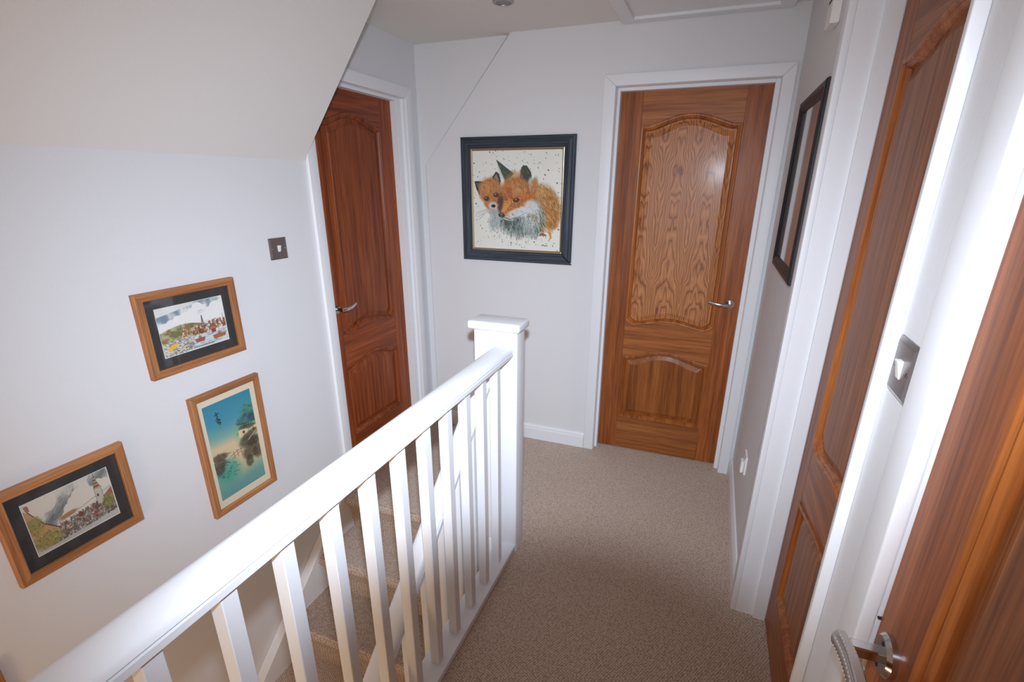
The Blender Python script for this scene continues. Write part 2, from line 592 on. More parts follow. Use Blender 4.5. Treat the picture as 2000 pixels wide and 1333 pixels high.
tag(obj('ceiling', box(-1.85, 0.45, -1.6, D + 0.16, H, H + 0.12), 'ceiling_paint'), 'flat off-white ceiling over the landing', 'ceiling', kind='structure')
sl = (2.180 - ZS) / (-1.255 + 1.680)
xt = L + (H - ZS) / sl
sb = prism([(L, ZS), (xt, H), (xt - 0.02, H + 0.05), (L - 0.16, H + 0.05), (L - 0.16, ZS)], 'Y', -1.6, YS)
tag(obj('ceiling_slope', sb, 'ceiling_paint'), 'sloping white ceiling above the stairs, ending at a sharp edge', 'ceiling', kind='structure')

def skirting(name, label, x0, x1, y0, y1, face):
    """profiled skirting board; face 'y' runs along x, face 'x' runs along y on the right wall"""
    prof = [(0, 0), (0.015, 0), (0.015, 0.070), (0.012, 0.078), (0.012, 0.086), (0.006, 0.098), (0, 0.098)]
    if face == 'y':
        bm = prism([(y1 - d, z) for d, z in prof], 'X', x0, x1)
    else:
        bm = prism([(x1 - d, z) for d, z in prof], 'Y', y0, y1)
    return tag(obj(name, bm, 'white_gloss'), label, 'skirting board', kind='structure')
skirting('baseboard_far', 'white skirting board along the end wall under the fox painting', -1.628, -0.592, 0, D, 'y')
skirting('baseboard_right', 'short white skirting board under the black framed picture', 0, R, 1.778, D - 0.019, 'x')

# ------------------------------------------------------------------ doors
def panel_outlines(w):
    st = 0.110
    u0, u1 = st, w - st
    um, hw = (u0 + u1) / 2, (u1 - u0) / 2
    n = 28
    us = [u0 + (u1 - u0) * i / n for i in range(n + 1)]
    t = lambda u: (u - um) / hw
    arch = lambda u: 1.822 + 0.056 * (0.5 + 0.5 * math.cos(PI * t(u))) ** 0.75 + 0.006 * math.exp(-((abs(t(u)) - 1) / 0.10) ** 2)
    scoop = lambda u: 0.792 + 0.034 * (0.5 + 0.5 * math.cos(PI * t(u))) + 0.030 * max(0, (abs(t(u)) - 0.80) / 0.20) ** 1.5
    low = lambda u: 0.606 + 0.050 * (0.5 + 0.5 * math.cos(PI * t(u))) ** 0.8
    zb = 0.216
    top_bot = [(u, scoop(u)) for u in us]
    top_top = [(u, arch(u)) for u in us]
    low_top = [(u, low(u)) for u in us]
    return u0, u1, zb, top_bot, top_top, low_top

def make_leaf(parent, w, h, yf, dz, woods, thick=0.036):
    """two-panel oak leaf: local x = across, z = up, front face at y = yf looking towards -y"""
    u0, u1, zb, tb, tt, lt = panel_outlines(w)
    sh = lambda pts: [(u, z + dz) for u, z in pts]
    tb, tt, lt = sh(tb), sh(tt), sh(lt)
    zb += dz
    yb = yf + thick
    wv, wh, wm, wp, wlp = woods
    obj('stile', box(0, u0, yf, yb, 0.006, h, bev=0.0012, seg=1), wv, parent)
    obj('stile', box(u1, w, yf, yb, 0.006, h, bev=0.0012, seg=1), wv, parent)
    obj('top_rail', chain_solid(tt, [(u, h) for u, _ in tt], yf + 0.0006, yb), wh, parent)
    obj('lock_rail', chain_solid(lt, tb, yf + 0.0006, yb), wh, parent)
    obj('bottom_rail', box(u0, u1, yf + 0.0006, yb, 0.006, zb), wh, parent)
    up_out = tb + tt[::-1]
    lo_out = [(u, zb) for u, _ in lt] + lt[::-1]
    mprof = [(0.0, yf + 0.014), (0.0, yf - 0.0045), (0.004, yf - 0.0065), (0.010, yf - 0.0055), (0.0125, yf - 0.001), (0.016, yf - 0.0015), (0.021, yf + 0.005), (0.024, yf + 0.012), (0.024, yf + 0.014)]
    pprof = [(0.018, yf + 0.0125), (0.026, yf + 0.0125), (0.031, yf + 0.0120), (0.052, yf + 0.0045), (0.0535, yf + 0.0030), (0.056, yf + 0.0030)]
    for out, mat in ((up_out, wp), (lo_out, wlp)):
        bm = add_rings(bmesh.new(), out, [(0.018, yb - 0.006)] + pprof, strip=len(out) // 2)
        obj('panel', bm, mat, parent)
        obj('moulding', add_rings(bmesh.new(), out, mprof, cap=False, strip=len(out) // 2), wm, parent)

def lever_handle(parent, u, z, yf, sgn, length=0.112, label='chrome lever handle'):
    """round rose with a slim curved lever pointing to sgn*x"""
    h = obj('handle', add_cyl(bmesh.new(), (u, yf - 0.005, z), 0.0255, 0.010, 'Y', 40, 0.0235), 'chrome', parent, smooth=True, label=label)
    obj('neck', add_cyl(bmesh.new(), (u, yf - 0.030, z), 0.0095, 0.042, 'Y', 24), 'chrome', h, smooth=True)
    path = []
    for i in range(15):
        t = i / 14
        path.append((u + sgn * (length * t - 0.008), yf - 0.046 - 0.008 * math.sin(PI * t), z + 0.012 * t ** 1.6 - 0.004 * math.sin(PI * t)))
    def sec(t):
        a, b = 0.0045, 0.0105 - 0.003 * t
        return [(a * math.cos(q * PI / 8), b * math.sin(q * PI / 8)) for q in range(16)]
    obj('lever', sweep(bmesh.new(), path, sec), 'chrome', h, smooth=True)
    return h

def make_door(name, label, loc, rotz, w, h, rec, gl, gr, cwl, cwr, proud=0.018, tl=0.030, tr=0.030, stop=(0.042, 0.0), stops=True, dz=0.0, ctop=0.058, gh=0.013, woods=('oak_vertical', 'oak_horizontal', 'oak_moulding', 'brown_panel', 'brown_panel')):
    d = thing(name, label, 'door', loc, rotz, kind='structure')
    make_leaf(d, w, h, rec, dz, woods)
    top = h + gh
    dep = rec + 0.040
    for (a, b) in ((-gl - tl, -gl), (w + gr, w + gr + tr)):
        obj('door_lining', box(a, b, 0.0, dep, 0.0, top), 'white_gloss', d)
    obj('door_lining', box(-gl - tl, w + gr + tr, 0.0, dep, top, top + 0.012), 'white_gloss', d)
    if stops:
        y0, y1 = rec - stop[0], rec - 0.001
        obj('door_stop', box(-gl, 0.002, y0, y1, 0.0, top, bev=0.0012, seg=1), 'white_gloss', d)
        obj('door_stop', box(w - 0.002, w + gr, y0, y1, 0.0, top, bev=0.0012, seg=1), 'white_gloss', d)
        obj('door_stop', box(0.002, w - 0.002, y0, y1, h - 0.002, top, bev=0.0012, seg=1), 'white_gloss', d)
    # architrave: two uprights and a head, mitred
    il, ir, it = -gl - 0.001, w + gr + 0.001, top + 0.001
    pl = [(il - cwl, 0), (il, 0), (il, it), (il - cwl, it + ctop)]
    pr = [(ir, 0), (ir + cwr, 0), (ir + cwr, it + ctop), (ir, it)]
    ph = [(il, it), (ir, it), (ir + cwr, it + ctop), (il - cwl, it + ctop)]
    for P in (pl, pr, ph):
        obj('architrave', prism(P, 'Y', -proud, 0.0, bev=0.0035 if min(cwl, cwr) > 0.02 else 0.002, seg=3), 'white_gloss', d, smooth=True)
    return d

# door 1: far left, beyond the stair head (faces +x)
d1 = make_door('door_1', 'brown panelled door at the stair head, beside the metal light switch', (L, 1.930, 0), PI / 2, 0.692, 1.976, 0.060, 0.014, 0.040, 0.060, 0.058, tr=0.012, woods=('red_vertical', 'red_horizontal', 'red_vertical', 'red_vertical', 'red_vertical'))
lever_handle(d1, 0.075, 0.950, 0.060, 1)
# door 2: end wall
d2 = make_door('door_2', 'brown panelled door facing the camera in the end wall', (-0.517, D, 0), 0.0, 0.694, 1.986, 0.073, 0.013, 0.019, 0.060, 0.052, ctop=0.052, woods=('oak_vertical', 'oak_horizontal', 'oak_moulding', 'oak_veneer', 'oak_lower_panel'))
lever_handle(d2, 0.646, 0.961, 0.073, -1)
# door 3: right wall, seen edge-on between the white frames
d3 = make_door('door_3', 'brown panelled door deep in the side wall between two white frames', (R, 1.703, 0), -PI / 2, 0.838, 1.986, 0.103, 0.012, 0.013, 0.060, 0.013, tr=0.011)
lever_handle(d3, 0.770, 0.955, 0.103, -1)
# door 4: right wall, nearest the camera, flush with the wall
d4 = make_door('door_4', 'brown door nearest the camera with a jewelled lever handle', (R, 0.643, 0), -PI / 2, 0.762, 1.986, 0.003, 0.003, 0.004, 0.064, 0.060, stops=False)

def jewelled_handle(parent, u, z, yf):
    h = bmesh.new()
    add_cyl(h, (u, yf - 0.003, z), 0.0265, 0.006, 'Y', 48)
    add_cyl(h, (u, yf - 0.0085, z), 0.0265, 0.005, 'Y', 48, 0.0225)
    h = obj('handle', h, 'chrome', parent, smooth=True, label='chrome rose and jewelled lever')
    obj('screw', add_cyl(bmesh.new(), (u, yf - 0.0112, z + 0.0165), 0.003, 0.001, 'Y', 16), 'dark_slot', h)
    obj('screw', add_cyl(bmesh.new(), (u, yf - 0.0112, z - 0.0165), 0.003, 0.001, 'Y', 16), 'dark_slot', h)
    obj('neck', box(u - 0.008, u + 0.008, yf - 0.048, yf - 0.009, z - 0.008, z + 0.007, bev=0.002), 'chrome', h)
    yl = yf - 0.052
    path = []
    n = 26
    for i in range(n):
        t = i / (n - 1)
        path.append((u - 0.011 + 0.135 * t, yl + 0.006 * math.sin(PI * t * 0.9), z - 0.002 + 0.003 * math.sin(2 * PI * t)))
    def sec(t):
        b = 0.0115 + 0.002 * math.sin(PI * t)
        a = 0.0085
        k = 0.55
        return [(a, b * k), (a * k, b), (-a * k, b), (-a, b * k), (-a * 1.12, 0), (-a, -b * k), (-a * k, -b), (a * k, -b), (a, -b * k), (a * 1.12, 0)]
    obj('lever', sweep(bmesh.new(), path, sec), 'satin_steel', h, smooth=True)
    st = bmesh.new()
    for i in range(2, n - 1):
        for o, s in ((0.0062, 1), (-0.0058, 1), (0.0, 0)):
            p = Vector(path[i])
            for ss, (dy, dz) in enumerate(((-0.0088, o), (o * 0.75, 0.0122))):
                if s == 0:
                    continue
                bmesh.ops.create_icosphere(st, subdivisions=1, radius=0.0012, matrix=Matrix.Translation(p + Vector((0.0, dy, dz))))
    obj('studs', st, 'sparkle', h, kind='stuff')
    rd = bmesh.new()
    sweep(rd, [Vector(q) + Vector((0, -0.0088, 0.0105)) for q in path[1:-1]], [(0.0008, 0), (0, 0.0008), (-0.0008, 0), (0, -0.0008)])
    obj('ridge', rd, 'satin_steel', h)
    return h
jewelled_handle(d4, 0.050, 1.008, 0.003)
sk = bmesh.new()
add_box(sk, -0.0034, -0.0028, -0.001, 0.0035, 1.004, 1.034)
obj('strike_plate', sk, 'white_plastic', d4)
obj('latch', box(-0.0034, 0.001, -0.0006, 0.0045, 1.0185, 1.0205), 'dark_slot', d4)

# ------------------------------------------------------------------ staircase (flight going down towards the camera)
RISE, GO, Y1 = 0.208, 0.2325, 1.815
st = thing('staircase', 'beige carpeted stairs with white raking handrail, going down beside the picture wall', 'staircase', (0, 0, 0))
XS0, XS1 = -1.640, -0.785
for k in range(0, 12):
    yk = Y1 - GO * (k - 1)
    zk = -RISE * k
    yn = yk - GO                       # riser below this tread
    zn = zk - RISE
    nose = []
    r, ov = 0.026, 0.045
    for i in range(9):
        a = PI / 2 + PI * 0.92 * i / 8
        nose.append((yn - ov + r + r * math.cos(a), zk - r + r * math.sin(a)))
    back = yk + 0.02 if k else Y1 + 0.01
    P = [(back, zk)] + nose + [(yn + 0.0, zk - 0.12), (yn + 0.004, zn), (back, zn)]
    x1 = XS1 if k else -0.829
    obj('step', prism(P, 'X', XS0, x1), 'carpet', st)
# strings
def string_poly(y0, y1, top, dep, s):
    return [(y0, top(y0)), (y1, top(y1)), (y1, top(y1) - dep), (y0, top(y0) - dep)]
topl = lambda y: -0.153 + 0.885 * (y - 1.584)
obj('wall_string', prism([(-1.0, topl(-1.0)), (1.80, topl(1.80)), (1.853, topl(1.80) + 0.012), (1.853, -0.30), (-1.0, topl(-1.0) - 0.40)], 'X', L + 0.0005, -1.633, bev=0.004, seg=2), 'white_gloss', st)
topr = lambda y: 0.045 + 0.895 * (y - 1.72)
obj('string', prism([(-1.0, topr(-1.0)), (1.7145, topr(1.7145)), (1.7145, -0.30), (-1.0, topr(-1.0) - 0.36)], 'X', -0.788, -0.744), 'white_gloss', st)

# ------------------------------------------------------------------ balustrades
RAILSEC = [(0.0425, -0.020), (0.0425, -0.0065), (0.0410, -0.0055), (0.0280, -0.0050), (0.0280, -0.0004), (0.0430, 0.0006), (0.040, 0.0095), (0.033, 0.0160), (0.020, 0.0205), (0.0, 0.0225), (-0.020, 0.0205), (-0.033, 0.0160), (-0.040, 0.0095), (-0.0430, 0.0006), (-0.0280, -0.0004), (-0.0280, -0.0050), (-0.0410, -0.0055), (-0.0425, -0.0065), (-0.0425, -0.020)]
XC = -0.7015
bl = thing('balustrade', 'white level balustrade with square newel along the landing', 'balustrade', (XC, 1.70, 0))
def bobj(name, bm, mat, par, **k):
    o = obj(name, bm, mat, par, **k)
    return o
IB = Matrix.Translation(-Vector((XC, 1.70, 0)))
def loc(bm, M=IB):
    bm.transform(M)
    return bm
obj('handrail', loc(sweep(bmesh.new(), [(XC, -1.2, 0.9445), (XC, 1.718, 0.9445)], RAILSEC)), 'white_gloss', bl, smooth=True)
obj('base_rail', loc(box(-0.737, -0.650, -1.2, 1.718, 0.0, 0.030, bev=0.004, seg=2)), 'white_gloss', bl, smooth=True)
bal = loc(box(-0.706, -0.674, 1.586, 1.618, 0.026, 0.930, bev=0.0015, seg=1))
b0 = obj('baluster', bal, 'white_gloss', bl)
NB = 21
for i in range(1, NB):
    c = b0.copy()
    C.objects.link(c)
    c.parent = bl
    c.location = (0, -0.1291 * i, 0)
# newel post, wide enough for both rails
nw = obj('newel_post', loc(box(-0.828, -0.6455, 1.715, 1.803, -0.205, 1.020, bev=0.006, seg=3)), 'white_gloss', bl, smooth=True)
cp = loc(box(-0.850, -0.632, 1.700, 1.822, 1.020, 1.054, bev=0.010, seg=4))
obj('newel_cap', cp, 'white_gloss', nw, smooth=True)

XR = -0.772
IR = Matrix()
sb_ = st
SLOPE = 0.83
zr = lambda y: 0.640 + SLOPE * (y - 1.44)
rs = [(a * 0.80, b * 0.95) for a, b in RAILSEC]
obj('handrail', loc(sweep(bmesh.new(), [(XR, -1.0, zr(-1.0)), (XR, 1.7148, zr(1.7148))], rs), IR), 'white_gloss', sb_, smooth=True)
for i in range(19):
    yc = 1.560 - 0.130 * i
    a, b = yc - 0.014, yc + 0.014
    P = [(a, topr(a) - 0.02), (b, topr(b) - 0.02), (b, zr(b) - 0.012), (a, zr(a) - 0.012)]
    obj('baluster', loc(prism(P, 'X', XR - 0.014, XR + 0.014), IR), 'white_gloss', sb_)

# ------------------------------------------------------------------ painted pictures (colour attribute on a fine grid)
class Paint:
    def __init__(s, w, h, base, seed=1):
        s.w, s.h = w, h
        s.a = np.empty((h, w, 3))
        s.a[:] = np.array(base, float)
        s.rng = np.random.RandomState(seed)
        s.u, s.v = np.meshgrid((np.arange(w) + 0.5) / w, (np.arange(h) + 0.5) / h)   # v runs downwards
        s.asp = w / h
    def noise(s, sx, sy, oct=3):
        out = np.zeros((s.h, s.w))
        amp, tot = 1.0, 0
        for o in range(oct):
            gx, gy = max(2, int(sx * 2 ** o) + 2), max(2, int(sy * 2 ** o) + 2)
            g = s.rng.rand(gy + 1, gx + 1)
            X, Y = s.u * (gx - 1), s.v * (gy - 1)
            i, j = X.astype(int), Y.astype(int)
            fx, fy = X - i, Y - j
            fx, fy = fx * fx * (3 - 2 * fx), fy * fy * (3 - 2 * fy)
            out += amp * ((g[j, i] * (1 - fx) + g[j, i + 1] * fx) * (1 - fy) + (g[j + 1, i] * (1 - fx) + g[j + 1, i + 1] * fx) * fy)
            tot += amp
            amp *= 0.5
        return out / tot
    def put(s, mask, col, al=1.0):
        m_ = np.clip(mask * al, 0, 1)[..., None]
        s.a = s.a * (1 - m_) + np.array(col, float) * m_
    def ell(s, cx, cy, rx, ry, rot=0.0, soft=0.15):
        du, dv = (s.u - cx), (s.v - cy) / s.asp
        ry = ry / s.asp
        c, q = math.cos(rot), math.sin(rot)
        x, y = du * c + dv * q, -du * q + dv * c
        d = np.sqrt((x / rx) ** 2 + (y / ry) ** 2)
        return np.clip((1 + soft / 2 - d) / soft, 0, 1)
    def poly(s, pts):
        inside = np.zeros((s.h, s.w), bool)
        n = len(pts)
        for i in range(n):
            x0, y0 = pts[i]
            x1, y1 = pts[(i + 1) % n]
            if y0 == y1:
                continue
            c = ((y0 > s.v) != (y1 > s.v)) & (s.u < (x1 - x0) * (s.v - y0) / (y1 - y0) + x0)
            inside ^= c
        return inside.astype(float)
    def line(s, p, q, wd, col, al=1.0):
        """wd in fractions of the width"""
        x0, y0, x1, y1 = p[0] * s.w, p[1] * s.h, q[0] * s.w, q[1] * s.h
        r = max(0.55, wd * s.w / 2)
        xa, xb = int(max(0, min(x0, x1) - r - 1)), int(min(s.w, max(x0, x1) + r + 2))
        ya, yb = int(max(0, min(y0, y1) - r - 1)), int(min(s.h, max(y0, y1) + r + 2))
        if xa >= xb or ya >= yb:
            return
        X, Y = np.meshgrid(np.arange(xa, xb) + 0.5, np.arange(ya, yb) + 0.5)
        dx, dy = x1 - x0, y1 - y0
        t = np.clip(((X - x0) * dx + (Y - y0) * dy) / max(1e-6, dx * dx + dy * dy), 0, 1)
        d = np.hypot(X - x0 - t * dx, Y - y0 - t * dy)
        m_ = (np.clip(r + 0.5 - d, 0, 1) * al)[..., None]
        s.a[ya:yb, xa:xb] = s.a[ya:yb, xa:xb] * (1 - m_) + np.array(col, float) * m_
    def path(s, pts, wd, col, al=1.0):
        for p, q in zip(pts, pts[1:]):
            s.line(p, q, wd, col, al)
    def dots(s, n, region, r, col, al=0.9):
        for _ in range(n):
            x, y = region(s.rng)
            k = r * (0.4 + 1.2 * s.rng.rand())
            s.line((x, y), (x + k * 0.3, y + k * 0.3), k, col, al)
    def fur(s, n, inside, ang, ln, wd, cols, al=0.6):
        for _ in range(n):
            x, y = s.rng.rand(2)
            i, j = int(y * s.h), int(x * s.w)
            if inside[i, j] < 0.3:
                continue
            a = ang(x, y) + s.rng.randn() * 0.28
            l = ln * (0.5 + s.rng.rand())
            c = np.array(cols[s.rng.randint(len(cols))], float) + s.rng.randn() * 8
            s.line((x, y), (x + l * math.cos(a), y + l * math.sin(a) * s.asp), wd, np.clip(c, 0, 255), al)
    def mesh(s, name, W, Hh, y, mat, parent):
        nx, ny = s.w, s.h
        xs = np.linspace(-W / 2, W / 2, nx)
        zs = np.linspace(Hh / 2, -Hh / 2, ny)
        X, Z = np.meshgrid(xs, zs)
        co = np.stack([X.ravel(), np.full(X.size, y), Z.ravel()], 1).astype(np.float32)
        i, j = np.meshgrid(np.arange(nx - 1), np.arange(ny - 1))
        a = (j * nx + i).ravel()
        F = np.stack([a, a + nx, a + nx + 1, a + 1], 1)
        me = bpy.data.meshes.new(name)
        me.from_pydata(co.tolist(), [], F.tolist())
        c = np.clip(s.a, 0, 255).reshape(-1, 3) / 255
        c = np.where(c <= 0.04045, c / 12.92, ((c + 0.055) / 1.055) ** 2.4)
        at = me.color_attributes.new('ink', 'FLOAT_COLOR', 'POINT')
        at.data.foreach_set('color', np.concatenate([c, np.ones((len(c), 1))], 1).astype(np.float32).ravel())
        me.materials.append(MAT[mat])
        o = bpy.data.objects.new(name, me)
        C.objects.link(o)
        o.parent = parent
        return o

def paint_foxes():
    p = Paint(300, 322, (232, 232, 222), 7)
    n = p.noise(4, 4)
    p.put(np.clip((n - 0.45) * 2, 0, 1), (222, 226, 214), 0.6)
    cx = lambda x: (x - 226) / 768.0
    cy = lambda y: (y - 243) / 862.0
    E = lambda x, y, rx, ry, rot=0, soft=0.3: p.ell(cx(x), cy(y), rx / 768, ry / 862, rot, soft)
    Pl = lambda pts: p.poly([(cx(a), cy(b)) for a, b in pts])
    ln = lambda a, b, w, c, al=1: p.line((cx(a[0]), cy(a[1])), (cx(b[0]), cy(b[1])), w / 768, c, al)
    # body washes
    body = E(850, 720, 130, 190, -0.25, 0.35)
    p.put(body, (196, 146, 84), 0.9)
    p.put(E(905, 740, 70, 150, -0.2, 0.5), (168, 112, 48), 0.75)
    p.put(E(930, 840, 36, 80, 0.3, 0.6), (176, 106, 30), 0.7)
    chest = np.maximum(E(640, 860, 170, 120, 0.05, 0.35), E(760, 830, 90, 150, 0.1, 0.4))
    p.put(chest, (120, 136, 128), 0.95)
    p.put(E(600, 860, 110, 60, 0.1, 0.6), (58, 76, 66), 0.8)
    p.put(E(740, 800, 80, 130, 0.2, 0.6), (206, 212, 208), 0.85)
    p.put(E(430, 840, 55, 90, 0.3, 0.6), (150, 162, 160), 0.7)
    p.fur(5200, body, lambda x, y: 1.0 + 0.9 * (x - 0.8), 0.034, 0.0042, [(150, 92, 40), (206, 160, 100), (226, 190, 132), (110, 66, 28)], 0.55)
    p.fur(6000, chest, lambda x, y: 1.55 - 1.2 * (x - 0.5), 0.036, 0.0042, [(70, 88, 80), (205, 214, 210), (150, 166, 160), (40, 52, 46), (228, 232, 228)], 0.55)
    # adult ears
    e1 = Pl([(438, 322), (470, 345), (540, 400), (590, 440), (560, 475), (520, 500), (490, 470), (455, 390)])
    p.put(e1, (70, 84, 70))
    p.put(Pl([(442, 335), (500, 470), (520, 500), (475, 480), (455, 400)]), (214, 206, 198), 0.9)
    e2 = Pl([(605, 500), (640, 405), (668, 372), (700, 374), (735, 425), (748, 500), (735, 575), (650, 580)])
    p.put(e2, (62, 74, 58))
    p.put(Pl([(605, 500), (640, 405), (655, 385), (640, 470), (622, 520)]), (226, 220, 206), 0.9)
    p.put(E(740, 530, 30, 60, 0, 0.5), (214, 216, 210), 0.8)
    p.put(E(770, 540, 24, 70, 0.1, 0.6), (170, 110, 60), 0.7)
    # adult head
    head = np.maximum.reduce([E(610, 590, 130, 120, 0.1, 0.25), E(560, 690, 95, 95, 0.5, 0.25), E(510, 770, 50, 45, 0.4, 0.25), E(700, 650, 90, 70, 0.1, 0.3)])
    p.put(head, (178, 110, 58))
    p.put(E(600, 560, 70, 60, 0.2, 0.6), (190, 138, 84), 0.8)
    p.put(E(545, 620, 36, 70, 0.2, 0.6), (160, 86, 44), 0.7)
    p.put(E(520, 720, 36, 62, 0.5, 0.5), (214, 156, 84), 0.85)
    p.put(E(690, 640, 70, 34, -0.1, 0.6), (190, 100, 44), 0.7)
    p.fur(5200, head, lambda x, y: 0.9 + 2.4 * (x - 0.45) - 1.6 * (y - 0.4), 0.026, 0.0042, [(214, 164, 110), (150, 72, 28), (206, 122, 56), (116, 56, 24), (236, 196, 140)], 0.5)
    cheek = np.maximum(E(640, 770, 110, 40, -0.25, 0.4), E(740, 720, 60, 60, 0, 0.5))
    p.put(cheek, (216, 220, 218), 0.9)
    p.fur(2200, cheek, lambda x, y: 0.5 + 1.5 * (x - 0.5), 0.036, 0.004, [(236, 238, 236), (150, 164, 164), (190, 198, 198)], 0.6)
    p.put(E(540, 825, 55, 18, 0.15, 0.4), (196, 200, 198), 0.9)
    ln((500, 812), (560, 835), 5, (60, 60, 56)); ln((560, 835), (640, 805), 4, (80, 84, 80), 0.8); ln((640, 805), (700, 770), 4, (110, 116, 114), 0.7)
    p.put(E(482, 797, 27, 22, 0.3, 0.25), (26, 26, 26))
    p.put(E(476, 790, 8, 5, 0, 0.6), (120, 126, 130), 0.8)
    p.put(E(612, 664, 28, 17, -0.15, 0.3), (60, 30, 14))
    p.put(E(614, 663, 17, 12, 0, 0.3), (128, 84, 44))
    p.put(E(614, 663, 8, 10, 0, 0.3), (18, 14, 12))
    p.put(E(609, 658, 4, 4, 0, 0.5), (240, 240, 236))
    ln((575, 690), (520, 770), 7, (150, 80, 34), 0.6)
    # cub
    p.put(Pl([(240, 505), (275, 502), (322, 512), (318, 570), (285, 625), (258, 575)]), (58, 58, 50))
    p.put(Pl([(255, 520), (300, 520), (285, 590)]), (120, 116, 104), 0.8)
    p.put(Pl([(400, 470), (436, 420), (462, 440), (478, 500), (470, 535), (420, 520)]), (64, 66, 56))
    p.put(Pl([(420, 470), (438, 440), (460, 490), (450, 515)]), (150, 148, 140), 0.8)
    cub = np.maximum(E(385, 590, 105, 115, 0.1, 0.25), E(395, 690, 70, 60, 0, 0.3))
    p.put(cub, (184, 122, 72))
    p.put(E(340, 560, 50, 50, 0, 0.7), (206, 146, 92), 0.7)
    p.put(E(470, 690, 26, 80, 0.1, 0.6), (70, 52, 40), 0.85)
    p.fur(3600, cub, lambda x, y: -1.57 + 3.0 * (x - 0.21), 0.024, 0.004, [(220, 168, 118), (146, 86, 44), (196, 130, 78), (112, 66, 36)], 0.5)
    p.put(E(405, 715, 42, 34, 0, 0.4), (206, 202, 196), 0.9)
    p.put(E(410, 718, 19, 14, 0, 0.3), (34, 30, 28))
    for x, y in ((350, 655), (436, 622)):
        p.put(E(x, y, 24, 20, 0, 0.35), (70, 40, 24))
        p.put(E(x, y, 16, 14, 0, 0.3), (104, 84, 66))
        p.put(E(x, y, 9, 9, 0, 0.3), (20, 18, 16))
        p.put(E(x - 5, y - 5, 4, 4, 0, 0.5), (244, 244, 240))
    p.put(E(400, 770, 40, 26, 0, 0.5), (150, 156, 152), 0.7)
    for dy, q in ((0, 250), (16, 262), (34, 270), (-14, 256)):
        ln((365, 745 + dy * 0.4), (q, 800 + dy * 1.4), 2, (120, 120, 116), 0.7)
    bib = np.maximum(E(430, 840, 62, 95, 0.3, 0.6), E(470, 900, 60, 60, 0.2, 0.6))
    p.fur(1500, bib, lambda x, y: 1.3 - 1.5 * (x - 0.3), 0.034, 0.004, [(96, 112, 108), (226, 230, 228), (170, 182, 180), (60, 74, 70)], 0.6)
    # tufts between and over the ears, soft ear edges
    tuft = np.maximum.reduce([E(600, 470, 60, 50, 0, 0.5), E(545, 500, 34, 50, 0.2, 0.5), E(765, 560, 30, 70, 0, 0.6)])
    p.put(tuft, (182, 118, 64), 0.55)
    p.fur(1500, tuft, lambda x, y: -1.57 + 1.6 * (x - 0.5), 0.034, 0.004, [(216, 168, 112), (150, 80, 36), (196, 132, 72), (120, 64, 30)], 0.6)
    p.fur(900, e1, lambda x, y: 0.7, 0.03, 0.004, [(46, 60, 50), (96, 108, 92), (130, 136, 118)], 0.5)
    p.fur(900, e2, lambda x, y: 1.5, 0.03, 0.004, [(40, 50, 38), (96, 104, 84), (140, 140, 118), (190, 184, 166)], 0.5)
    fade = E(640, 985, 190, 40, 0.03, 0.9)
    p.fur(1100, fade, lambda x, y: 1.5 - 0.8 * (x - 0.5), 0.03, 0.004, [(150, 156, 146), (206, 206, 194), (186, 182, 160), (110, 120, 110)], 0.45)
    # splatter
    def ring(r):
        while True:
            x, y = r.rand(2)
            if p.a[int(y * (p.h - 1)), int(x * (p.w - 1))].min() > 195:
                return x, y
    p.dots(120, ring, 0.006, (92, 66, 40), 0.8)
    p.dots(24, ring, 0.009, (60, 52, 44), 0.85)
    p.dots(12, ring, 0.010, (200, 168, 60), 0.6)
    p.put(Pl([(880, 925), (915, 930), (920, 985), (890, 1020), (905, 980)]), (206, 146, 40), 0.9)
    p.dots(14, lambda r: (cx(825 + 22 * r.randn()), cy(955 + 18 * r.randn())), 0.012, (140, 76, 52), 0.8)
    p.path([(cx(835), cy(1055)), (cx(850), cy(1050)), (cx(862), cy(1058)), (cx(885), cy(1054))], 6 / 768, (120, 70, 60), 0.9)
    return p

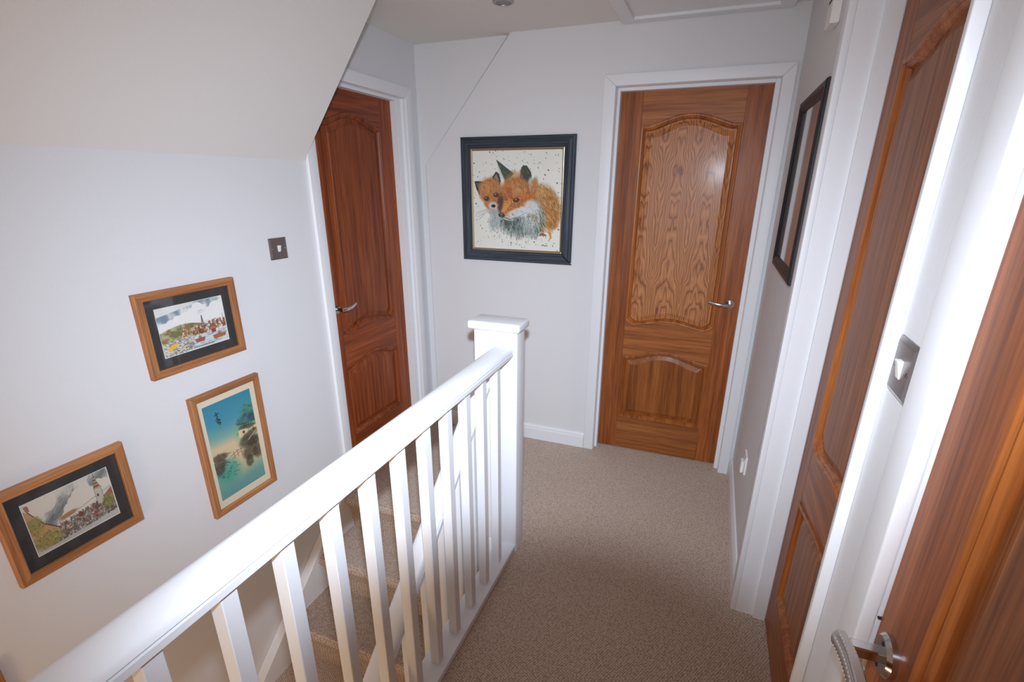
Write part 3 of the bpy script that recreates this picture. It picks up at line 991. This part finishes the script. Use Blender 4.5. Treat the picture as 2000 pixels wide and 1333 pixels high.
def paint_harbour():
    p = Paint(180, 124, (226, 224, 216), 11)
    p.put(((p.v < 0.55)).astype(float), (222, 222, 216))
    # dark sky bands with scalloped cloud tops
    for (c0, x0, x1, amp) in ((0.34, 0.0, 0.62, 0.16), (0.20, 0.55, 1.0, 0.18)):
        lim = c0 - 0.22 * (p.u - x0)
        band = ((p.v > lim - amp) & (p.v < lim + 0.04) & (p.u >= x0) & (p.u <= x1)).astype(float)
        p.put(band * np.clip((p.noise(9, 4) - 0.30) * 3, 0, 1), (108, 128, 146), 0.85)
    for (cx, cy, r) in [(0.10, 0.42, 0.09), (0.2, 0.36, 0.08), (0.3, 0.31, 0.08), (0.41, 0.29, 0.09), (0.52, 0.22, 0.08), (0.6, 0.13, 0.08), (0.68, 0.36, 0.08), (0.78, 0.27, 0.08), (0.88, 0.2, 0.1), (0.97, 0.18, 0.09), (0.5, 0.38, 0.12), (0.3, 0.43, 0.12), (0.85, 0.36, 0.14), (0.68, 0.16, 0.05)]:
        p.put(p.ell(cx, cy, r, r * 1.15, 0, 0.12), (234, 232, 226))
    # hill and town
    hill = (p.v > 0.50 - 0.10 * np.sin(PI * np.clip(p.u * 1.5, 0, 1)) + 0.02 * p.noise(10, 2)) & (p.v < 0.74) & (p.u < 0.62)
    p.put(hill.astype(float), (176, 172, 132))
    p.put(hill * np.clip((p.noise(14, 12) - 0.45) * 5, 0, 1), (106, 112, 66), 0.9)
    p.put(hill * np.clip((p.noise(20, 16) - 0.55) * 6, 0, 1), (150, 104, 72), 0.8)
    r = p.rng
    for i in range(120):
        x = 0.28 + 0.72 * r.rand()
        y = 0.50 + 0.20 * r.rand() - 0.13 * max(0, x - 0.62)
        w, h = 0.016 + 0.02 * r.rand(), 0.03 + 0.04 * r.rand()
        c = [(178, 120, 78), (204, 178, 146), (150, 84, 54), (196, 148, 96), (226, 214, 196), (120, 76, 54)][r.randint(6)]
        p.put(p.poly([(x, y), (x + w, y), (x + w, y + h), (x, y + h)]), c, 0.9)
        p.put(p.poly([(x - 0.005, y), (x + w + 0.005, y), (x + w / 2, y - 0.026)]), (140, 74, 46), 0.9)
        p.line((x, y), (x, y + h), 0.003, (60, 44, 36), 0.6)
    p.path([(0.62, 0.56), (0.635, 0.33), (0.65, 0.56)], 0.012, (90, 66, 56), 0.9)
    # water
    wat = (p.v > 0.71) & (p.u > 0.38)
    p.put(wat.astype(float), (214, 216, 214))
    for i in range(90):
        x, y = 0.36 + 0.62 * r.rand(), 0.70 + 0.25 * r.rand()
        p.line((x, y), (x + 0.03 + 0.05 * r.rand(), y), 0.004, [(150, 162, 172), (110, 118, 122)][r.randint(2)], 0.7)
    # quay
    q = p.poly([(0, 0.80), (0, 0.72), (0.22, 0.70), (0.46, 0.66), (0.42, 0.95), (0.30, 1.0), (0, 1.0)])
    p.put(q, (206, 202, 190))
    for i in range(220):
        x, y = r.rand() * 0.46, 0.66 + 0.34 * r.rand()
        if p.poly([(0, 0.72), (0.46, 0.66), (0.42, 0.95), (0.3, 1), (0, 1)])[int(min(.99, y) * p.h), int(x * p.w)]:
            p.line((x, y), (x + 0.018, y + 0.01), 0.007, (78, 62, 62), 0.75)
    p.put(p.poly([(0.05, 0.84), (0.15, 0.76), (0.22, 0.76), (0.20, 0.83), (0.09, 0.89)]), (236, 186, 40))
    # boats
    for (x, y, s_, c) in ((0.55, 0.84, 0.16, (160, 84, 72)), (0.86, 0.86, 0.22, (170, 96, 56)), (0.78, 0.72, 0.08, (150, 50, 60)), (0.96, 0.64, 0.06, (150, 70, 60))):
        p.put(p.poly([(x - s_ / 2, y - 0.04), (x + s_ / 2, y - 0.05), (x + s_ * 0.4, y + 0.03), (x - s_ * 0.4, y + 0.035)]), c, 0.95)
        p.put(p.poly([(x - s_ * .12, y - 0.1), (x + s_ * .15, y - 0.1), (x + s_ * .2, y - 0.04), (x - s_ * .15, y - 0.04)]), (190, 120, 90), 0.9)
        p.path([(x - s_ / 2, y - 0.04), (x + s_ / 2, y - 0.05)], 0.006, (60, 40, 36), 0.8)
        p.line((x, y - 0.05), (x + 0.005, y - 0.26), 0.004, (70, 60, 56), 0.7)
    # handwritten caption
    x = 0.43
    while x < 0.76:
        p.path([(x, 0.965), (x + 0.006, 0.945), (x + 0.012, 0.965), (x + 0.018, 0.95)], 0.004, (90, 84, 84), 0.9)
        x += 0.022
    return p

def paint_village():
    p = Paint(230, 140, (208, 202, 190), 23)
    r = p.rng
    for (x0, x1, lim, amp) in ((0.20, 0.58, 0.54, 0.30), (0.74, 1.0, 0.24, 0.20), (0.1, 0.3, 0.62, 0.14)):
        band = ((p.u > x0) & (p.u < x1)).astype(float) * np.clip(1 - np.abs((p.v - lim + 0.8 * (p.u - x0)) / amp), 0, 1)
        p.put(band * np.clip((p.noise(9, 6) - 0.2) * 3, 0, 1), (104, 112, 112), 0.9)
        p.fur(900, band, lambda x, y: -0.6, 0.05, 0.004, [(70, 80, 84), (140, 148, 148), (100, 108, 110)], 0.5)
    for (cx, cy, k) in [(0.42, 0.54, 0.06), (0.47, 0.44, 0.07), (0.53, 0.35, 0.07), (0.6, 0.27, 0.08), (0.68, 0.19, 0.07), (0.6, 0.44, 0.12), (0.36, 0.62, 0.07), (0.72, 0.36, 0.10), (0.86, 0.22, 0.05), (0.93, 0.27, 0.06), (0.12, 0.2, 0.12), (0.25, 0.14, 0.12)]:
        p.put(p.ell(cx, cy, k, k * 1.5, 0, 0.12), (214, 206, 192))
    ground = (p.v > 0.66 - 0.20 * (p.u - 0.3)).astype(float)
    p.put(ground, (190, 180, 166))
    p.put(p.ell(0.43, 0.53, 0.11, 0.04, -0.12, 0.5), (160, 110, 66), 0.9)
    p.path([(0.2, 0.62), (0.5, 0.55), (0.8, 0.44), (1.0, 0.38)], 0.004, (90, 86, 84), 0.8)
    for i in range(520):
        x = 0.18 + 0.82 * r.rand()
        y = 0.60 + 0.34 * r.rand() - 0.20 * (x - 0.45)
        w, h = 0.012 + 0.022 * r.rand(), 0.02 + 0.03 * r.rand()
        c = [(140, 82, 62), (186, 176, 160), (112, 68, 56), (160, 150, 136), (92, 88, 84), (206, 198, 182), (150, 92, 70), (130, 126, 120), (104, 110, 84)][r.randint(9)]
        p.put(p.poly([(x, y + h), (x + w, y + h), (x + w * 1.15, y), (x + w * 0.3, y - h * .5)]), c, 0.85)
        p.path([(x, y + h), (x + w, y + h), (x + w * 1.15, y), (x + w * 0.3, y - h * .5)], 0.003, (58, 48, 44), 0.6)
    for i in range(420):
        x, y = 0.26 + 0.66 * r.rand(), 0.68 + 0.28 * r.rand()
        p.line((x, y), (x + 0.012, y - 0.006), 0.004, [(50, 42, 40), (210, 204, 192)][r.randint(2)], 0.6)
    p.put(p.poly([(0.69, 0.78), (0.72, 0.70), (0.76, 0.78)]), (150, 70, 52))
    p.put(p.poly([(0.86, 0.52), (0.99, 0.40), (1.0, 0.54)]), (150, 92, 70), 0.9)
    # church tower and banded spire
    p.put(p.poly([(0.785, 0.30), (0.865, 0.30), (0.875, 0.60), (0.785, 0.62)]), (192, 182, 166))
    for k in range(8):
        a, b = k / 8, (k + 1) / 8
        t = lambda f: (0.822 - 0.043 * f, 0.826 + 0.043 * f)
        p.put(p.poly([(t(a)[0], 0.08 + 0.24 * a), (t(a)[1], 0.08 + 0.24 * a), (t(b)[1], 0.08 + 0.24 * b), (t(b)[0], 0.08 + 0.24 * b)]), (112, 82, 60) if k % 2 == 0 else (168, 150, 124))
    p.line((0.824, 0.02), (0.824, 0.10), 0.005, (60, 52, 46))
    p.put(p.ell(0.812, 0.45, 0.012, 0.03, 0, 0.3), (60, 56, 54))
    p.path([(0.785, 0.30), (0.785, 0.62)], 0.004, (70, 60, 54), 0.8)
    p.path([(0.868, 0.30), (0.876, 0.60)], 0.004, (70, 60, 54), 0.8)
    # stone gable and shrubs on the left, shrub on the right
    p.put(p.poly([(0, 0.10), (0.06, 0.20), (0.16, 0.48), (0.31, 0.70), (0.30, 0.84), (0.1, 0.90), (0, 0.8)]), (188, 146, 104))
    p.path([(0.05, 0.16), (0.16, 0.47), (0.32, 0.69)], 0.010, (80, 56, 44), 0.9)
    p.put(p.poly([(0.03, 0.06), (0.075, 0.06), (0.08, 0.17), (0.04, 0.15)]), (150, 96, 84), 0.9)
    for (cx, cy, rx, ry) in ((0.08, 0.46, 0.08, 0.16), (0.15, 0.80, 0.16, 0.15), (0.93, 0.64, 0.08, 0.12)):
        reg = p.ell(cx, cy, rx, ry, 0, 0.5)
        p.put(reg, (142, 134, 74), 0.8)
        p.fur(1500, reg, lambda x, y: r.rand() * 6.28, 0.022, 0.005, [(170, 154, 50), (86, 92, 40), (112, 116, 70), (204, 192, 130), (70, 72, 40)], 0.75)
    p.put(p.poly([(0, 0.95), (1, 0.88), (1, 1), (0, 1)]), (188, 184, 176), 0.9)
    return p

def paint_river():
    p = Paint(112, 216, (230, 216, 180), 31)
    def grad(v):
        stops = [(0, (52, 134, 158)), (0.22, (70, 148, 166)), (0.36, (130, 172, 160)), (0.46, (218, 194, 156)), (0.66, (216, 190, 150)), (0.80, (160, 176, 146)), (0.9, (110, 158, 150)), (1, (100, 152, 150))]
        out = np.zeros(v.shape + (3,))
        for c in range(3):
            out[..., c] = np.interp(v, [s_[0] for s_ in stops], [s_[1][c] for s_ in stops])
        return out
    vv = p.v + 0.10 * (0.5 - p.u) * 0 + 0.04 * (p.noise(3, 3) - 0.5)
    p.a = grad(np.clip(vv, 0, 1))
    p.put(p.ell(0.85, 0.42, 0.28, 0.16, 0.1, 0.8), (120, 180, 120), 0.75)
    p.put(p.ell(0.22, 0.74, 0.26, 0.13, 0.1, 0.8), (70, 160, 140), 0.8)
    r = p.rng
    # foliage, top right
    for (cx, cy, rx, ry, col) in ((0.88, 0.22, 0.16, 0.07, (76, 130, 96)), (0.82, 0.30, 0.20, 0.06, (34, 66, 104)), (0.95, 0.30, 0.1, 0.05, (30, 58, 96))):
        reg = p.ell(cx, cy, rx, ry, 0, 0.6)
        p.put(reg, col, 0.55)
        p.fur(900, reg, lambda x, y: r.rand() * 6.28, 0.05, 0.012, [col, (24, 52, 60), (90, 150, 110)], 0.6)
    p.path([(0.58, 0.30), (0.68, 0.33), (0.82, 0.34)], 0.014, (40, 50, 60), 0.8)
    p.path([(0.56, 0.42), (0.66, 0.36), (0.8, 0.34)], 0.012, (50, 64, 60), 0.7)
    # thatched houses on the right, with their reflection
    for (x, y, w, h) in ((0.70, 0.385, 0.20, 0.08), (0.92, 0.40, 0.16, 0.09)):
        p.put(p.poly([(x - w / 2, y), (x + w / 2, y), (x + w / 2, y + h), (x - w / 2, y + h)]), (226, 204, 160), 0.95)
        p.put(p.ell(x + 0.01, y + 0.035, 0.025, 0.016, 0, 0.4), (50, 40, 34), 0.9)
    for (cx, cy, rx, ry, rot) in ((0.80, 0.375, 0.18, 0.022, 0.15), (0.84, 0.47, 0.22, 0.035, -0.2), (0.78, 0.54, 0.20, 0.06, 0.1), (0.90, 0.56, 0.16, 0.05, 0.0), (0.76, 0.66, 0.16, 0.07, 0.1), (0.93, 0.68, 0.10, 0.08, 0.0), (0.72, 0.75, 0.08, 0.06, 0), (0.14, 0.55, 0.16, 0.035, 0.1), (0.10, 0.62, 0.14, 0.05, 0), (0.10, 0.68, 0.10, 0.05, 0)):
        reg = p.ell(cx, cy, rx, ry, rot, 0.5)
        p.put(reg, (76, 64, 50), 0.75)
        p.fur(420, reg, lambda x, y: 0.3 + r.randn() * 0.8, 0.06, 0.014, [(44, 38, 32), (112, 92, 66), (70, 60, 48), (150, 126, 92)], 0.55)
    p.fur(700, p.ell(0.24, 0.70, 0.2, 0.10, 0.2, 0.6), lambda x, y: 1.2 + r.randn(), 0.06, 0.012, [(28, 60, 90), (36, 100, 96), (60, 140, 120), (24, 44, 64)], 0.55)
    # footbridge and posts
    p.path([(0.36, 0.60), (0.50, 0.57), (0.66, 0.585)], 0.012, (120, 90, 60), 0.8)
    p.path([(0.38, 0.63), (0.52, 0.60), (0.68, 0.61)], 0.010, (110, 84, 60), 0.8)
    for x in (0.42, 0.5, 0.58):
        p.line((x, 0.565), (x + 0.01, 0.64), 0.008, (90, 70, 50), 0.7)
    p.path([(0.86, 0.44), (0.88, 0.58)], 0.014, (60, 46, 36), 0.8)
    p.path([(0.78, 0.52), (0.98, 0.46)], 0.02, (206, 180, 140), 0.9)
    # brushed characters, top left
    for (a, b) in (((0.24, 0.10), (0.26, 0.15)), ((0.21, 0.125), (0.29, 0.115)), ((0.25, 0.155), (0.22, 0.175)), ((0.24, 0.16), (0.30, 0.185)), ((0.23, 0.19), (0.29, 0.185)), ((0.26, 0.18), (0.25, 0.215)), ((0.24, 0.205), (0.30, 0.215)), ((0.29, 0.20), (0.28, 0.23))):
        p.line(a, b, 0.02, (26, 44, 52), 0.85)
    p.put(p.ell(0.28, 0.26, 0.03, 0.012, 0, 0.6), (100, 130, 130), 0.6)
    return p

# ------------------------------------------------------------------ framed pictures
def frame_rails(parent, W, Hh, prof, vmat, hmat, name='frame_rail', trim=None):
    """four mitred rails; prof = [(inset from outer edge, y)...], y negative = towards the room"""
    o = [(-W / 2, -Hh / 2), (W / 2, -Hh / 2), (W / 2, Hh / 2), (-W / 2, Hh / 2)]
    for i in range(4):
        bm = bmesh.new()
        rings = []
        for end in (0, 1):
            c = o[(i + end) % 4]
            sx, sz = (1 if c[0] < 0 else -1), (1 if c[1] < 0 else -1)
            ring = []
            for d, y in prof:
                x, z = c[0] + sx * d, c[1] + sz * d
                if trim and i == trim[0] and end == trim[1]:
                    x, z = x + trim[2][0], z + trim[2][1]
                ring.append(bm.verts.new((x, y, z)))
            rings.append(ring)
        n = len(prof)
        for k in range(n):
            j = (k + 1) % n
            bm.faces.new((rings[0][k], rings[1][k], rings[1][j], rings[0][j]))
        bm.faces.new(rings[0])
        bm.faces.new(rings[1][::-1])
        obj(name, bm, vmat if i in (1, 3) else hmat, parent)

def flat_ring(name, W, Hh, w, h, y, th, mat, parent):
    bm = bmesh.new()
    add_box(bm, -W / 2, W / 2, y, y + th, h / 2, Hh / 2)
    add_box(bm, -W / 2, W / 2, y, y + th, -Hh / 2, -h / 2)
    add_box(bm, -W / 2, -w / 2, y, y + th, -h / 2, h / 2)
    add_box(bm, w / 2, W / 2, y, y + th, -h / 2, h / 2)
    return obj(name, bm, mat, parent)

def wall_picture(label, loc, rotz, W, Hh, fw, mats, matmat, mw, art, depth=0.020, group=None, bevel=0.003, tilt=0.0, lip=True):
    f = thing('framed_picture', label, 'picture', loc, rotz, group)
    f.rotation_euler = (0, tilt, rotz)
    prof = [(0, 0), (0, -depth + bevel), (bevel, -depth), (fw - 0.002, -depth), (fw, -depth + 0.002), (fw, 0)]
    frame_rails(f, W, Hh, prof, mats[0], mats[1])
    iw, ih = W - 2 * fw + 0.004, Hh - 2 * fw + 0.004
    pw, ph = iw - 2 * mw[0], ih - 2 * mw[1]
    flat_ring('mount', iw, ih, pw, ph, -0.0085, 0.0018, matmat, f)
    if lip:
        flat_ring('mount_edge', pw + 0.001, ph + 0.001, pw - 0.004, ph - 0.004, -0.0078, 0.0014, 'white_board', f)
    art.mesh('print', pw - 0.001, ph - 0.001, -0.0066, 'paper_print', f)
    obj('backing_board', box(-iw / 2, iw / 2, -0.0060, -0.0005, -ih / 2, ih / 2), 'backing', f)
    obj('glass', box(-iw / 2, iw / 2, -0.0105, -0.0095, -ih / 2, ih / 2), 'picture_glass', f)
    return f

PF = ('pale_frame_vertical', 'pale_frame_horizontal')
wall_picture('pale wood framed harbour sketch, uppermost on the stair wall', (L, 1.197, 1.0765), PI / 2, 0.370, 0.286, 0.026, PF, 'black_mat', (0.034, 0.034), paint_harbour())
wall_picture('pale wood framed tall painting of riverside huts under a turquoise sky', (L, 1.2605, 0.5705), PI / 2, 0.302, 0.506, 0.022, PF, 'cream_mat', (0.024, 0.032), paint_river(), lip=False, depth=0.022)
wall_picture('pale wood framed sketch of a church spire over village roofs', (L, 0.702, 0.634), PI / 2, 0.336, 0.292, 0.026, PF, 'black_mat', (0.033, 0.036), paint_village())
art4 = paint_village()
wall_picture('wooden frame whose corner just shows at the lower left edge', (L, 0.285, 0.165), PI / 2, 0.292, 0.292, 0.030, PF, 'black_mat', (0.040, 0.042), art4)

# fox painting on the end wall
fx = thing('framed_picture', 'painting of a fox and her cub in a dark moulded frame', 'picture', (-1.0495, D, 1.461), 0.0)
fprof = [(0, 0), (0, -0.016), (0.004, -0.020), (0.014, -0.021), (0.018, -0.026), (0.030, -0.030), (0.042, -0.029), (0.047, -0.024), (0.052, -0.024), (0.057, -0.018), (0.060, -0.018), (0.060, 0)]
frame_rails(fx, 0.664, 0.668, fprof, 'slate_frame_vertical', 'slate_frame_horizontal', trim=(1, 0, (-0.004, 0.012)))
frame_rails(fx, 0.664 - 0.118, 0.668 - 0.118, [(0, -0.004), (0, -0.017), (0.004, -0.018), (0.012, -0.012), (0.012, -0.004)], 'gilt', 'gilt', name='gilt_slip')
paint_foxes().mesh('canvas', 0.526, 0.530, -0.0105, 'canvas_print', fx)
obj('backing_board', box(-0.27, 0.27, -0.0098, -0.0005, -0.272, 0.272), 'backing', fx)

# dark framed picture on the right wall
rp_ = thing('framed_picture', 'black framed picture on the side wall, seen almost edge-on', 'picture', (R, 2.110, 1.5425), -PI / 2)
rprof = [(0, 0), (0, -0.016), (0.004, -0.020), (0.020, -0.022), (0.034, -0.016), (0.040, -0.010), (0.040, 0)]
frame_rails(rp_, 0.540, 0.600, rprof, 'black_frame_vertical', 'black_frame_horizontal')
obj('print', box(-0.232, 0.232, -0.006, -0.002, -0.262, 0.262), 'pale_print', rp_)
obj('glass', box(-0.232, 0.232, -0.0085, -0.0075, -0.262, 0.262), 'picture_glass', rp_)

# ------------------------------------------------------------------ switches, socket, detectors, hatch
def light_switch(label, loc, rotz, W, Hh, plate, th=0.006):
    s_ = thing('light_switch', label, 'light switch', loc, rotz)
    bm = bmesh.new()
    o = [(-W / 2, -Hh / 2), (W / 2, -Hh / 2), (W / 2, Hh / 2), (-W / 2, Hh / 2)]
    add_rings(bm, o, [(0, 0), (0, -0.0022), (0.007, -th), (0.009, -th)])
    obj('plate', bm, plate, s_)
    a, b = 0.0065, 0.013
    rk = prism([(-th + 0.001, -b), (-th - 0.0012, -b), (-th - 0.0030, -0.004), (-th - 0.0075, b), (-th + 0.001, b)], 'X', -a, a, bev=0.0008, seg=1)
    obj('rocker', rk, 'white_plastic', s_)
    for sx in (-1, 1):
        sc = obj('screw', add_cyl(bmesh.new(), (sx * (W / 2 - 0.012), -th - 0.0002, 0), 0.0030, 0.0012, 'Y', 16), 'chrome', s_)
        obj('slot', box(sx * (W / 2 - 0.012) - 0.0004, sx * (W / 2 - 0.012) + 0.0004, -th - 0.0011, -th - 0.0003, -0.0026, 0.0026), 'dark_slot', sc)
    return s_
light_switch('dark metal light switch on the stair wall, left of a door', (L, 1.634, 1.296), PI / 2, 0.092, 0.087, 'pewter')
light_switch('metal light switch squeezed between two white door frames', (R, 0.785, 1.317), -PI / 2, 0.076, 0.080, 'pewter')

so = thing('wall_socket', 'white plug in a socket low on the side wall', 'socket', (R, 2.190, 0.395), -PI / 2)
obj('plate', box(-0.043, 0.043, -0.008, 0, -0.043, 0.043, bev=0.002), 'white_plastic', so)
obj('plug', box(-0.022, 0.022, -0.022, -0.008, -0.046, 0.008, bev=0.004), 'white_plastic', so)
obj('rocker', box(0.026, 0.036, -0.011, -0.008, 0.012, 0.030, bev=0.001), 'white_plastic', so)

wbx = thing('wall_box', 'small white box high on the side wall above the black frame', 'wall box', (R, 2.000, 2.075), -PI / 2)
obj('case', box(-0.045, 0.045, -0.026, 0, -0.075, 0.075, bev=0.004), 'white_plastic', wbx)
obj('vent', box(-0.030, 0.030, -0.0268, -0.0255, -0.012, -0.004), 'dark_slot', wbx)

dl = thing('ceiling_spotlight', 'round recessed spotlight in the flat ceiling', 'ceiling light', (-0.950, 2.332, H))
bm = bmesh.new()
ring_prof = [(0.046, 0.0), (0.045, -0.004), (0.040, -0.006), (0.034, -0.005), (0.033, -0.001)]
rr = []
for r_, z_ in ring_prof:
    rr.append([bm.verts.new((r_ * math.cos(2 * PI * i / 40), r_ * math.sin(2 * PI * i / 40), z_)) for i in range(40)])
for a, b in zip(rr, rr[1:]):
    for i in range(40):
        bm.faces.new((a[i], a[(i + 1) % 40], b[(i + 1) % 40], b[i]))
obj('bezel', bm, 'satin_steel', dl, smooth=True)
obj('lens', add_cyl(bmesh.new(), (0, 0, -0.002), 0.0335, 0.003, 'Z', 40), 'pewter', dl)

ht = thing('loft_hatch', 'white loft hatch in the ceiling against the end wall', 'hatch', (-0.16, 2.42, H))
HX0, HX1, HY0, HY1 = -0.360, 0.360, -0.345, 0.345
fw_ = 0.060
for P in ([(HX0, HY0), (HX1, HY0), (HX1 - fw_, HY0 + fw_), (HX0 + fw_, HY0 + fw_)], [(HX1, HY0), (HX1, HY1), (HX1 - fw_, HY1 - fw_), (HX1 - fw_, HY0 + fw_)], [(HX1, HY1), (HX0, HY1), (HX0 + fw_, HY1 - fw_), (HX1 - fw_, HY1 - fw_)], [(HX0, HY1), (HX0, HY0), (HX0 + fw_, HY0 + fw_), (HX0 + fw_, HY1 - fw_)]):
    obj('hatch_trim', prism(P, 'Z', -0.018, 0.0, bev=0.003, seg=2), 'white_gloss', ht)
obj('hatch_panel', box(HX0 + fw_, HX1 - fw_, HY0 + fw_, HY1 - fw_, -0.006, 0.0), 'white_gloss', ht)
